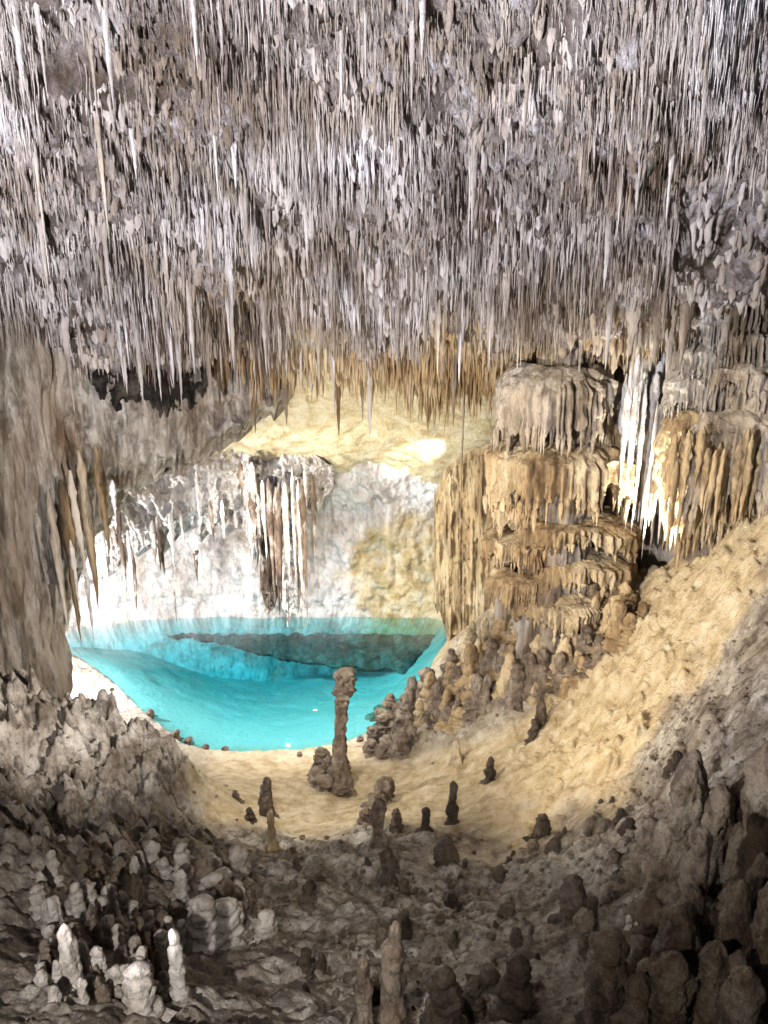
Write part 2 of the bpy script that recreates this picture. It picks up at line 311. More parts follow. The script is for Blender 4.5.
# individual stalactites: prototypes of unit length and radius
def proto_spikes(n, seed, ratio, **k):
    out = []
    for i in range(n):
        V, F = spikes(np.array([[0, 0, 0.]]), np.array([1.]), np.array([1.]), seed+i, rings=18, sides=10, **k)
        V = V-np.array([V[:10, 0].mean(), V[:10, 1].mean(), 0]); out.append(mesh('stalactite', V, F))
    return out
PA = proto_spikes(14, 300, 1, bend=.0); PG, PT = [], []
for i, me in enumerate(PA):
    me.materials.append(M['spike_g']); q = me.copy(); q.materials.clear(); q.materials.append(M['fleck']); PG.append(me); PT.append(q)
PW = []
for i in range(6):
    q = PA[i].copy(); q.materials.clear(); q.materials.append(M['white']); PW.append(q)
PB = []
for i in range(6):
    q = PA[i].copy(); q.materials.clear(); q.materials.append(M['brown']); PB.append(q)
RB = proto_spikes(12, 400, 1, bend=.2, soft=.3, lump=.28)
def skin(mat):
    out = []
    for me in RB:
        q = me.copy(); q.materials.append(M[mat]); out.append(q)
    return out
RW, RT, RBR, RG = skin('white'), skin('tan'), skin('brown'), skin('grey')
def words_h(px):
    return ['far left', 'left', 'centre left', 'middle', 'centre right', 'right', 'far right'][int(np.clip(px/768*7, 0, 6))]
def words_v(py):
    return ['at the ceiling top edge', 'high on the ceiling', 'halfway up the ceiling', 'low on the ceiling', 'just above the lip', 'on the ceiling lip'][int(np.clip(py/400*6, 0, 5))]
RBR2 = skin('wall')
r = np.random.default_rng(42)
cnt = 0; tries = 0
while cnt < 138 and tries < 5000:
    tries += 1
    yy = 5.6*(15.6/5.6)**r.random(); xx = (r.random()*2-1)*.5*yy
    zz = float(CH(np.array([xx]), np.array([yy]))[0]); px, py = pix(np.array([xx, yy, zz]))
    if not (5 < px < 763 and -30 < py < 372) or (xx/yy > .345 and yy > 9.3): continue
    lp = 28+62*r.random()**1.6; L = lp/804*yy; wpx = (1.6+2.4*r.random())*(1+.25*(lp > 70)); R = wpx/804*yy
    tan = r.random() < (.15+.6*(py > 300)*(px > 240)+.3*(px > 560))
    me = (PT if tan else PG)[r.integers(14)]
    o = obj('stalactite', me, loc=(xx, yy, zz+.14), scale=(R, R, L+.14), rotz=r.random()*6)
    size = 'long' if lp > 62 else ('medium length' if lp > 42 else 'shorter')
    thick = 'thick' if wpx > 3.1 else 'slender'
    lab = f"{size} {thick} {'brownish grey' if tan else 'pale grey'} stalactite {words_v(py+15)}, {words_h(px)} of photo"
    prop(o, lab, 'stalactite', 'stalactites hanging from the cave ceiling'); cnt += 1
# single long stalactites that stand out
for (px, py0, py1, w, Y, pr, lab) in [
        (100, -40, 112, 4, 7.5, PG, 'very long thin grey stalactite at top left of the ceiling'),
        (340, -10, 112, 3.2, 7.6, PG, 'long thin dark-edged stalactite hanging from top middle'),
        (205, 70, 182, 1.8, 9.0, PG, 'needle-thin long stalactite over the pale patch upper left'),
        (12, -30, 285, 5, 8.3, PT, 'very long brown-tipped stalactite at the far left edge'),
        (84, -10, 245, 6.5, 8.6, PT, 'thick tan hanging spur ending in brown point on left'),
        (474, 55, 245, 2.6, 9.0, PG, 'long straight dark stalactite right of the middle'),
        (337, 330, 437, 5.5, 15.6, PB, 'dark pointed stalactite hanging lowest over the yellow hollow'),
        (252, 360, 434, 2.6, 14.8, PB, 'thin dark stalactite in front of ochre ceiling left of middle'),
        (217, 355, 418, 3.0, 14.2, PB, 'short dark stalactite beside the black recess'),
        (155, 325, 402, 3.0, 12.6, PG, 'whitish icicle stalactite hanging past the black recess'),
        (177, 330, 395, 2.2, 12.8, PG, 'thin pale icicle stalactite right of the whitish one'),
        (118, 320, 388, 2.2, 12.4, PG, 'thin pale icicle stalactite left of the whitish one'),
        (310, 335, 392, 7, 15.2, PT, 'stout tan stalactite on the lip above the yellow hollow'),
        (362, 350, 420, 3.2, 15.6, PT, 'tan needle stalactite right of the lowest dark one'),
        (465, 362, 520, 1.2, 15.4, PT, 'hair-thin straw stalactite before the lit hollow on the right')]:
    a = P(px, py0, Y); b = P(px, py1, Y)
    o = obj('stalactite', pr[r.integers(6)], loc=a, scale=(w/804*Y, w/804*Y, a[2]-b[2]), rotz=r.random()*6)
    prop(o, lab, 'stalactite')
# dense fringe of the lip, tan, as more small stalactites
N = 2600
y = 14.2+2.9*rng.random(N)**.9; x = -3.9+7.4*rng.random(N); z = CH(x, y); px, py = pix(np.stack([x, y, z], -1))
ok = (px > 205) & (px < 600) & (py > 315) & (py < 374-7*np.sin(px/37)+14*((px > 420))); x, y, z, px = x[ok], y[ok], z[ok], px[ok]; N = len(x)
V, F = spikes(np.stack([x, y, z+.15], -1), .15+(10+32*rng.random(N)**1.8+7*np.sin(px/31))/804*y, (1.0+2.2*rng.random(N)**1.5)/804*y, 17, rings=9, sides=7)
o = obj('lip_fringe', mesh('lip_fringe', V, F), M['spike_t'])
prop(o, 'tan fringe of small stalactites along the ceiling lip over the lake', 'stalactites', kind='stuff')
# ------------------------------------------------------------------ thick sheets of flowstone
def sheet(name, mat, us, top, bot, Yf, thick, rows=120, flute=.12, ff=5., lumpa=.08, lf=1.6, seed=0, parent=None, ragged=0, rfreq=.35, smooth_bottom=.25, attrs=None, roundx=0, crag=0, cs=2.2, rtop=0):
    us = np.asarray(us, float); m = len(us)
    tp = top(us); bt = bot(us)
    if ragged:
        w = np.stack([us*rfreq, 0*us, 0*us+seed], -1); w2 = np.stack([us*rfreq*.23, 0*us, 0*us+seed+5], -1)
        bt = bt+ragged*(np.abs(vn(w, seed))**1.5*1.5+vn(w2, seed+3)*.8)
    if rtop: tp = tp+rtop*fbm(np.stack([us*.05, 0*us, 0*us+seed], -1), seed+21, 4)
    t = np.linspace(0, 1, rows)[:, None]; v = tp+(bt-tp)*t; u = us[None]+0*t
    Y = Yf(u, v); Q = P(u, v, Y)
    ed = (np.linspace(-1, 1, m)[None])
    n1 = fbm(S3(Q, ff, ff, .45), seed+1, 3); n2 = fbm(S3(Q, lf), seed+2, 4); n3 = .5-worley(S3(Q, 4.5, 4.5, 1.2), seed+4)
    d = flute*n1+lumpa*n2+flute*.45*n3-thick*.42*sstep(1-smooth_bottom, 1, t)
    if crag: d = d+crag*(.5-np.abs(fbm(S3(Q, cs, cs, cs*.7), seed+9, 5))*2.6)+crag*.9*(.5-worley(S3(Q, cs*2.6, cs*2.6, cs*1.6), seed+12))
    if roundx: d = d-roundx*(1-np.sqrt(np.clip(1-ed**2, 0, 1)))
    Fr = Q.copy(); nd = Q/np.linalg.norm(Q, axis=-1, keepdims=True); nd[..., 2] *= .2; Fr = Fr-nd*d[..., None]
    Bk = P(u, v, Y)+np.array([0, 1, 0])*thick
    Bk = Bk[::-1]
    A = np.concatenate([Fr, Bk[::6]], 0)
    me = mesh(name, A, np.concatenate([gridF(A.shape[0], m)]))
    o = obj(name, me, mat, parent); return o
I = lambda xs, ys: (lambda u: np.interp(u, xs, ys))
# left flowstone wall with the arch in its lower edge
lw = sheet('flowstone_wall', M['wall'], np.linspace(-80, 300, 330), I([-80, 60, 92, 112, 150, 200, 222, 300], [300, 330, 345, 358, 362, 366, 360, 350]),
      I([-80, 40, 52, 70, 92, 112, 150, 200, 232, 262, 282, 300], [690, 655, 600, 560, 530, 492, 474, 460, 444, 424, 402, 375]),
      lambda u, v: 13.3+(u-60)*.009+np.maximum(0, (v-420))*.003, 1.4, 190, .16, 6, .3, 1.2, 400, ragged=9, rfreq=.2, crag=.16, cs=1.6)
prop(lw, 'grey brown flowstone wall forming the arch left of the lake', 'flowstone wall')
dc = sheet('recess_shade', M['crust'], np.linspace(92, 214, 150), I([92, 110, 214], [372, 362, 368]), I([92, 112, 140, 165, 195, 214], [385, 405, 398, 408, 404, 385]),
      lambda u, v: 13.05+(u-60)*.009, .5, 90, .1, 6, .2, 2, 450, ragged=8, rfreq=.3, crag=.3, cs=2.4, roundx=.15)  # black sheet in place of the shaded hollow under the ceiling
prop(dc, 'rough black sheet painting the recess shade above the left arch', 'painted shade')
# back wall
xs = np.linspace(-13, 6, 420); zs = np.linspace(-13, -3.2, 240)[:, None]
by = np.interp(xs, [-13, -9.5, -7, -4, -1, 1.5, 2.6, 4, 6], [17, 19.9, 20.8, 21.0, 21.0, 20.9, 19.9, 18.4, 17])[None]+0*zs
by = by-.5*sstep(-7.0, -5.6, zs)
Q = np.stack([xs[None]+0*zs, by, zs+0*by], -1)
q = fbm(S3(Q, 1.1), 501, 4)*.35+fbm(S3(Q, 5, 5, 2.5), 503, 4)*.16+(.5-worley(S3(Q, 2.3, 2.3, 1.4), 507))*.2+(.5-worley(S3(Q, 6), 509))*.08
Q[..., 1] -= q*(.35+.65*sstep(WZ, WZ+.8, Q[..., 2]))
wmk = sstep(-.6, .6, Q[..., 0]-(-.6)+fbm(S3(Q, 1.5), 509, 3)*1.2)*sstep(-6.6, -7.6, Q[..., 2]+fbm(S3(Q, 2), 511, 2)*.4)
M['back'] = rock('white cave wall', [(.50, .44, .40), (.72, .68, .68), (.80, .79, .82)], 1.0, .7, .9, 14, stain=.16, dark=(.14, .09, .06), alt=[(.40, .29, .14), (.60, .49, .30), (.74, .68, .56)], attr='ochre')
M['uwater'] = rock('painted undercut shade', [(.03, .03, .03), (.08, .075, .07), (.2, .18, .16)], 2, .8, .9, 14, stain=.4)  # darkness of the undercut put into the stone colour
bw = obj('cave_wall', mesh('cave_wall', Q, gridF(240, 420)[:, ::-1], attrs={'ochre': wmk}), M['back']); prop(bw, 'white lit rock wall behind the lake', kind='structure')
# dark strip painting the unlit undercut below the water line
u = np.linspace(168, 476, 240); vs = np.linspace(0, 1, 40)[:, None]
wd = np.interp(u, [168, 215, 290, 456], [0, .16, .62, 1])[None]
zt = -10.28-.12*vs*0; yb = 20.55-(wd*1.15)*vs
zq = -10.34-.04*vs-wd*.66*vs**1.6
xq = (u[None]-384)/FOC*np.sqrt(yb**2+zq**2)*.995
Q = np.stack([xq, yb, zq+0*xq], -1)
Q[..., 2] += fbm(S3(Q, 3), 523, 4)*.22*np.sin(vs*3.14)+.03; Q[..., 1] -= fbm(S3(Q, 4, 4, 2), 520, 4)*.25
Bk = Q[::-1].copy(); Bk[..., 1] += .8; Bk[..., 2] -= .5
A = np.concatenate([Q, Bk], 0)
o = obj('undercut_shade', mesh('undercut_shade', A, gridF(80, 240)), M['uwater']); prop(o, 'dark rock ledge under the turquoise water at the far side', 'rock ledge')
# white overhanging flowstone above the left of the lake
wh = sheet('white_flowstone', M['white'], np.linspace(60, 334, 380), I([60, 110, 150, 200, 240, 280, 334], [480, 440, 430, 425, 425, 430, 470]),
      I([60, 95, 130, 150, 180, 230, 262, 300, 334], [590, 585, 560, 552, 538, 528, 545, 520, 490]),
      lambda u, v: 18.9+np.abs(v-500)*.006+(u-180)*.002, 1.5, 210, .10, 6, .42, 1.9, 600, ragged=10, rfreq=.16, crag=.34, cs=2.6, roundx=.6)
prop(wh, 'bright white lumpy flowstone hanging over left end of lake', 'flowstone')
for nm, us, tp_, bt_, Y_, sd, lab in (('hanging_flowstone', (276, 304), (468, 480), ([276, 286, 296, 304], [590, 619, 612, 560]), 19.2, 610, 'white stained flowstone pillar reaching the water in the lit chamber'),
                        ('hanging_flowstone', (246, 262), (462, 466), ([246, 255, 262], [530, 560, 520]), 18.9, 615, 'shorter white flowstone rib hanging left of the one reaching the water'),
                        ('hanging_flowstone', (260, 278), (470, 474), ([260, 269, 278], [590, 616, 590]), 19.6, 618, 'dark stained flowstone in the gap between the white hanging ones')):
    o = sheet(nm, M['darkmix'] if sd == 618 else M['whitemix2'], np.linspace(us[0], us[1], 60), I(us, tp_), I(*bt_), lambda u, v, Y_=Y_: Y_+0*u+0*v, .5, 150, .16, 6, .3, 2.2, sd, ragged=8, rfreq=.4, crag=.25, cs=3.2, roundx=.35)
    prop(o, lab, 'flowstone')
# drapery between the white wall and the tiered column
dr = sheet('flowstone_drapery', M['tan'], np.linspace(436, 520, 140), I([436, 450, 520], [505, 470, 440]), I([436, 448, 470, 520], [600, 645, 655, 650]),
      lambda u, v: 19.4-(u-436)*.035, .9, 170, .26, 5, .2, 2, 640, ragged=14, rfreq=.3, crag=.12, cs=2)
prop(dr, 'fluted tan drapery at the right end of the lake', 'drapery')
# closing wall at the right behind the column
rw = sheet('right_cave_wall', M['grey'], np.linspace(500, 1000, 300), I([480, 1000], [230, 120]), I([480, 620, 768, 1000], [660, 640, 600, 520]),
      lambda u, v: 15.4-(u-480)*.0075, .8, 150, .2, 4, .4, 1.0, 660)
prop(rw, 'rock wall closing the cave behind the right hand columns', 'cave wall')
lw2 = sheet('left_cave_wall', M['grey'], np.linspace(-500, -40, 120), I([-500, -40], [100, 300]), I([-500, -40], [900, 720]),
      lambda u, v: 9.2+(u+500)*.003, .8, 80, .2, 4, .4, 1.0, 670)
prop(lw2, 'rock wall at the left edge of the cave', 'cave wall')
# ------------------------------------------------------------------ tiered flowstone columns
def tier(cx, cy, z1, z2, r0, r1, r2, seed, mat, parent, name='tier', sides=340):
    """a bell of fluted flowstone with a hanging fringe of its own"""
    a = np.linspace(0, 2*np.pi, sides, endpoint=False)[None]
    c = np.stack([np.cos(a)*6, np.sin(a)*6, 0*a+seed], -1)
    fl = 1-np.abs(vn(c*2.3, seed)); fl2 = vn(c*4.6, seed+1); low = vn(c*.22, seed+2); mid = vn(c*.6, seed+3)
    K = 80; t = np.linspace(0, 1, K)[:, None]; H = z1-z2
    base = .30*low+.22*mid
    rad = r0+(r1-r0)*np.clip(t/.42, 0, 1)**.75*(1-.12*t)
    rad = rad*(1+.10*low+.07*mid)
    zz = z1-H*(.9*t**1.25)-H*base*sstep(.15, .8, t)-H*.16*(fl**2-.5)*sstep(.55, 1, t)
    wv = .15*r1*(fl-.62)+.06*r1*fl2
    rad = rad+wv*sstep(.12, .5, t)*(.5+t)
    A = np.stack([cx+rad*np.cos(a), cy+rad*np.sin(a), zz+0*a], -1)
    nn = fbm(S3(A, 3.5), seed+5, 4)*.09+(.5-worley(S3(A, 5.5, 5.5, 3), seed+6))*.12+fbm(S3(A, 11, 11, 4), seed+7, 3)*.04
    A[..., 0] += nn*np.cos(a); A[..., 1] += nn*np.sin(a); A[..., 2] += fbm(S3(A, 4), seed+8, 3)*.07
    edge = A[int(K*.86)].copy(); edge2 = A[int(K*.62)].copy(); edge3 = A[-1].copy()
    tb = np.linspace(0, 1, 12)[1:, None]
    rb = A[-1:, :, :]; ctr = np.array([cx, cy, 0])
    B = rb+(ctr-rb)*np.array([1, 1, 0])*(tb*(1-r2/r1))[..., None]; B[..., 2] += H*.35*np.sin(tb*1.5)
    A = np.concatenate([A, B], 0)
    o = obj(name, mesh(name, A, gridF(A.shape[0], sides, True)), mat, parent)
    g = np.random.default_rng(seed); Vs, Fs, n0 = [], [], 0
    for E, nn_, L0, off in ((edge, 16, .24, .0), (edge3, 150, .34, -.01)):
        i = g.integers(0, sides, nn_); Bp = E[i].copy(); Bp[:, 0] += (Bp[:, 0]-cx)*off; Bp[:, 1] += (Bp[:, 1]-cy)*off; Bp[:, 2] += .05*H
        V, F = spikes(Bp, H*L0*(.55+.8*g.random(nn_)), r1*(.022+.036*g.random(nn_)**1.5), seed+31, rings=12, sides=8, soft=.3, blunt=.7, bend=.012)
        Vs.append(V); Fs.append(F+n0); n0 += len(V)
    f = obj('fringe', mesh('fringe', np.concatenate(Vs), np.concatenate(Fs)), mat, o)
    return o
def zat(py, Y): return float(P(384, py, Y)[2])
def xat(px, py, Y): return float(P(px, py, Y)[0])
def shaft(cx, cy, z1, z2, ra, rb, seed, mat, parent, name='shaft', lump=.2, sides=160, K=150):
    a = np.linspace(0, 2*np.pi, sides, endpoint=False)[None]; t = np.linspace(0, 1, K)[:, None]; z = z1+(z2-z1)*t
    rad = ra+(rb-ra)*t
    A = np.stack([cx+rad*np.cos(a), cy+rad*np.sin(a), z+0*a], -1)
    nn = fbm(S3(A, 7, 7, .5), seed+9, 3)*lump*.6+fbm(S3(A, 3, 3, .7), seed, 4)*lump+(.5-worley(S3(A, 4, 4, .9), seed+3))*lump*.8+fbm(S3(A, 1.2), seed+5, 2)*lump
    A[..., 0] += nn*np.cos(a); A[..., 1] += nn*np.sin(a)
    return obj(name, mesh(name, A, gridF(K, sides, True)), mat, parent)
Yc = 13.4
def build_col(name, lab, cat, Y, tiers, sh, seed, loc):
    root = empty(name, loc); prop(root, lab, cat); root_inv = -np.array(loc, float)
    made = []
    made.append(shaft(*sh, seed, M['wall'], root))
    for i, (pxc, pt, pb, w0, w1, w2, m) in enumerate(tiers):
        cxx = xat(pxc, pt, Y)
        made.append(tier(cxx, Y+.2, zat(pt, Y-.6), zat(pb, Y-.6), w0/804*Y, w1/804*Y, w2/804*Y, seed+10*i, M[m], root))
    for o in made: o.location = Vector(root_inv.tolist())
    return root
base = (xat(562, 620, Yc), Yc+.2, zat(630, Yc))
build_col('tiered_column', 'massive tan flowstone column with fringed tiers right of the lake', 'flowstone column', Yc, [
    (562, 370, 436, 34, 60, 34, 'greytan'), (600, 428, 470, 18, 34, 20, 'tan'), (568, 446, 506, 36, 74, 30, 'tan'), (526, 512, 536, 8, 34, 14, 'tan'), (574, 524, 550, 22, 66, 26, 'tan'), (520, 544, 570, 8, 38, 16, 'tan'), (582, 564, 590, 16, 58, 22, 'tan'),
    (524, 584, 610, 16, 36, 20, 'tan'), (566, 604, 628, 18, 60, 24, 'tan')],
    (xat(562, 500, Yc), Yc+.25, zat(300, Yc), zat(680, Yc), .46, .7), 700, base)
Yr = 12.3
build_col('flowstone_pillar', 'brown knobbly flowstone pillar at the right edge of the cave', 'flowstone column', Yr, [
    (742, 285, 330, 26, 42, 28, 'wall'), (720, 318, 350, 16, 34, 22, 'wall'), (750, 330, 366, 28, 46, 30, 'wall'), (716, 348, 380, 16, 34, 24, 'wall'), (746, 362, 402, 36, 54, 30, 'greytan'), (710, 376, 415, 18, 34, 24, 'wall'), (762, 386, 420, 36, 56, 30, 'greytan'),
    (752, 412, 490, 52, 72, 44, 'greytan'), (700, 420, 500, 18, 32, 20, 'tan'), (775, 450, 530, 46, 64, 40, 'tan'), (720, 455, 540, 30, 44, 26, 'tan')],
    (xat(748, 420, Yr), Yr+.4, zat(200, Yr), zat(560, Yr), .55, .8), 900, (xat(745, 545, Yr), Yr, zat(545, Yr)))
# grey column at the left edge
Yl = 13.4
root = empty('grey_column', (xat(22, 660, Yl), Yl, zat(690, Yl))); prop(root, 'broad pale grey column standing at the left edge', 'column')
c1 = shaft(xat(-8, 500, Yl), Yl, zat(230, Yl), zat(740, Yl), 1.42, .66, 1100, M['wall'], root, 'shaft', lump=.2, sides=260, K=300)
c2 = shaft(xat(56, 560, Yl), Yl-.2, zat(300, Yl), zat(575, Yl), .66, .26, 1110, M['wall'], root, 'side_rib', lump=.16, sides=120)
for c in (c1, c2): c.location = -root.location
# brown drapery fingers between the column and the lake
for (px, p0, p1, w, Y, pr, lab) in [
        (60, 480, 645, 9, 12.9, RBR, 'broad brown tapering drapery finger beside the grey column'),
        (48, 490, 632, 6, 12.7, RG, 'tan pointed drapery finger ending just over the water'),
        (78, 450, 610, 7, 13.1, RBR, 'narrow brown drapery finger third from the column'),
        (95, 445, 560, 6, 13.4, RBR, 'short brown drapery finger under the arch'),
        (70, 470, 590, 5, 13.0, RG, 'tan drapery finger nearest the grey column'),
        (84, 560, 645, 2.4, 12.6, RW, 'thin white icicle hanging over the water at left'),
        (112, 480, 520, 4, 13.0, RW, 'short white icicle at the top left of the arch'),
        (70, 540, 612, 3, 12.5, RW, 'white icicle between the brown drapery fingers')]:
    a = P(px, p0, Y); b = P(px, p1, Y)
    o = obj('drapery_finger' if pr is not RW else 'icicle_stalactite', pr[r.integers(12)], loc=a, scale=(w/804*Y, w/804*Y, a[2]-b[2]), rotz=r.random()*6)
    prop(o, lab, 'stalactite')
# dark stalactite clusters in front of the white wall
k = 0
RMX = skin('whitemix'); RDK = skin('darkmix')
CL = [(248+66*r.random(), 462+40*r.random(), 520+90*r.random()**1.2, 2+3.6*r.random(), [RMX, RMX, RDK, RDK][r.integers(4)]) for _ in range(14)]+[(98+110*r.random(), 500+40*r.random(), 545+50*r.random()**2, 3+3*r.random(), [RW, RMX, RDK, RMX][r.integers(4)]) for _ in range(10)]
for (px, p0, p1, w, m) in CL+[(268, 478, 606, 4.5, RDK), (274, 500, 622, 3.0, RDK), (262, 480, 560, 4, RMX), (279, 485, 540, 4, RDK), (298, 480, 615, 3.2, RMX), (304, 500, 622, 3.4, RDK), (296, 500, 552, 4, RDK), (158, 515, 577, 5, RDK), (152, 520, 565, 4, RMX), (127, 530, 628, 3.5, RW), (122, 540, 600, 3.5, RDK),
                           (131, 545, 612, 3, RDK), (196, 470, 530, 2.6, RMX), (210, 500, 545, 3, RDK), (180, 510, 548, 3, RMX), (240, 460, 500, 3, RDK), (250, 505, 560, 3, RMX), (100, 520, 590, 4, RW), (108, 525, 575, 3, RMX), (174, 590, 622, 1.4, RDK), (222, 500, 540, 3, RW), (286, 490, 585, 2.6, RW)]:
    Y = 18.5 if px > 240 else 18.3
    a = P(px, p0, Y); b = P(px, p1, Y); lp = p1-p0
    o = obj('stalactite', m[r.integers(12)], loc=a, scale=(w/804*Y*.85, w/804*Y*.85, a[2]-b[2]), rotz=r.random()*6)
    colr = 'dark brown' if m is RDK else ('white' if m is RW else 'stained white')
    where = 'left of the hanging white flowstone' if px < 140 else ('under the middle of the white flowstone' if px < 245 else ('in the dark cluster before the white wall' if px < 290 else 'on the right of the dark cluster before the white wall'))
    prop(o, f"{'long' if lp > 80 else ('short' if lp < 50 else 'medium')} {colr} stalactite {where}", 'stalactite', 'stalactites before the white wall')
# bright white curtain of stalactites right of the tiered column
for i in range(46):
    px = 626+62*r.random(); p0 = 345+60*r.random(); p1 = min(p0+60+130*r.random(), 565-abs(px-650)*.8); w = 2+3.6*r.random(); Y = 12.6+1.0*r.random()
    a = P(px, p0, Y); b = P(px, p1, Y)
    o = obj('stalactite', RW[r.integers(12)], loc=a, scale=(w/804*Y, w/804*Y, a[2]-b[2]), rotz=r.random()*6)
    prop(o, f"{'long' if p1-p0 > 125 else 'short'} bright white stalactite in the {'left' if px < 646 else ('middle' if px < 667 else 'right')} of the lit curtain", 'stalactite', 'bright white stalactites between the two columns')
for i in range(12):                                        # grey ribs above and right of the curtain
    px = 636+60*r.random(); p0 = 250+40*r.random(); p1 = 335+45*r.random(); w = 5+5*r.random(); Y = 11.6+.7*r.random()
    a = P(px, p0, Y); b = P(px, p1, Y)
    o = obj('stalactite', RG[r.integers(12)], loc=a, scale=(w/804*Y, w/804*Y, a[2]-b[2]), rotz=r.random()*6)
    prop(o, f"thick grey hanging rib above the {'left' if px < 666 else 'right'} half of the lit curtain", 'stalactite', 'grey ribs above the lit curtain')
for i in range(22):                                        # tan ones hanging before the right pillar and slope
    px = 664+100*r.random(); p0 = 425+35*r.random(); p1 = p0+50+80*r.random(); p1 = min(p1, 560-(px-664)*.42); w = 3+4.5*r.random(); Y = 11.25+.35*r.random()+.5*(px < 700)
    a = P(px, p0, Y); b = P(px, p1, Y)
    o = obj('stalactite', RT[r.integers(12)], loc=a, scale=(w/804*Y, w/804*Y, a[2]-b[2]), rotz=r.random()*6)
    prop(o, f"tan stalactite hanging over the right slope, {'left' if px < 698 else ('middle' if px < 732 else 'right')} of its row", 'stalactite', 'tan stalactites over the right slope')
# ------------------------------------------------------------------ stalagmites
def knob_mesh(seed, bulges=3, K=48, sides=26, taper=.45, name='stalagmite'):
    """unit height, unit base radius, rounded lumpy stack"""
    t = np.linspace(0, 1, K)[:, None]; a = np.linspace(0, 2*np.pi, sides, endpoint=False)[None]
    rr_ = np.random.default_rng(seed)
    prof = (1-taper*t)*np.sqrt(np.clip(1-(np.clip((t-.8)/.2, 0, 1))**2.2, 0, 1))
    ph = rr_.random()*6; prof = prof*(1+.13*np.sin(t*bulges*6.28+ph)+.08*np.sin(t*bulges*11+ph*2))*(1+.75*np.exp(-t*9))
    A = np.stack([np.cos(a)*prof, np.sin(a)*prof, (t+0*a)*1.0], -1)
    q = S3(A, 1.3, 1.3, 5)+seed*3.7
    d = 1+.5*fbm(q, seed, 3)+.16*fbm(q*3.1, seed+1, 3)+.25*(.5-worley(q*.9, seed+4))
    d = d+.10*fbm(S3(A, 5, 5, 16)+seed, seed+6, 3)+.05*(1-np.abs(vn(S3(A, 1, 1, 26)+seed, seed+8))*2)
    A[..., 0] *= d; A[..., 1] *= d
    lean = np.cumsum((rr_.random((K, 2))-.5), 0)*.07
    A[..., 0] += lean[:, 0:1]; A[..., 1] += lean[:, 1:2]
    A[..., 2] += .02*fbm(S3(A, 3, 3, 6), seed+3, 2)
    return mesh(name, A, gridF(K, sides, True)[:, ::-1])
def variants(mat, n, seed, **k):
    out = []
    for i in range(n):
        me = knob_mesh(seed+i*7, bulges=1+i % 4, **k); me.materials.append(M[mat]); out.append(me)
    return out
KN = variants('knob', 8, 2000); KD = variants('knob_d', 6, 2100); KP = variants('knob_p', 8, 2200, taper=.2); KT = variants('tan', 8, 2300)
def stag(px, py, hpx, wpx, pr, lab, group=None, name='stalagmite', sink=.06, cat='stalagmite', Y=None):
    g = on_ground(px, py) if Y is None else P(px, py, Y)
    f = g[1]*CP-g[2]*SP; s = f/FOC
    # vertical height covers hpx in the picture (the camera looks down on it)
    ang = math.atan2(-g[2], g[1]); hh = hpx*s/math.cos(min(ang, 1.1))*1.0*math.cos(ang-PITCH)
    w = wpx*s*.5
    o = obj(name, pr[r.integers(len(pr))], loc=(g[0], g[1], g[2]-sink*hh-.04), scale=(w, w, hh*(1+sink)+.04), rotz=r.random()*6)
    prop(o, lab, cat, group); return o
# the tall stalagmite by the shore with its knobbed head
def tall_one():
    g = P(342, 768, 12.7); g[2] = GH(g[0:1], g[1:2])[0]; g = g.tolist(); s = 14.5/FOC
    Hh = 100*s*1.45
    K = 90; sides = 36; t = np.linspace(0, 1, K)[:, None]; a = np.linspace(0, 2*np.pi, sides, endpoint=False)[None]
    rad = np.interp(t, [0, .08, .2, .45, .6, .72, .8, .9, .97, 1], [12, 10, 8.2, 6.6, 6.4, 6.8, 9.4, 9.8, 9, .4])*s*1.0
    A = np.stack([np.cos(a)*rad, np.sin(a)*rad, t*Hh+0*a], -1)
    d = 1+.3*fbm(S3(A, 7, 7, 5), 5, 4)+.36*(.5-worley(S3(A, 9), 6))*(1+1.6*sstep(.66, .78, t)); A[..., 0] *= d; A[..., 1] *= d
    A[..., 0] += (-.05*np.sin(t*4)+.06*t)
    root = empty('tall_stalagmite', (g[0], g[1], g[2]-.12)); prop(root, 'tall slim stalagmite with knobbed head standing at the lake shore', 'stalagmite')
    cut = 64
    obj('stem', mesh('stem', A[:cut+1], gridF(cut+1, sides, True)[:, ::-1]), M['knob'], root)
    obj('head', mesh('head', A[cut:], gridF(K-cut, sides, True)[:, ::-1]), M['knob'], root)
tall_one()
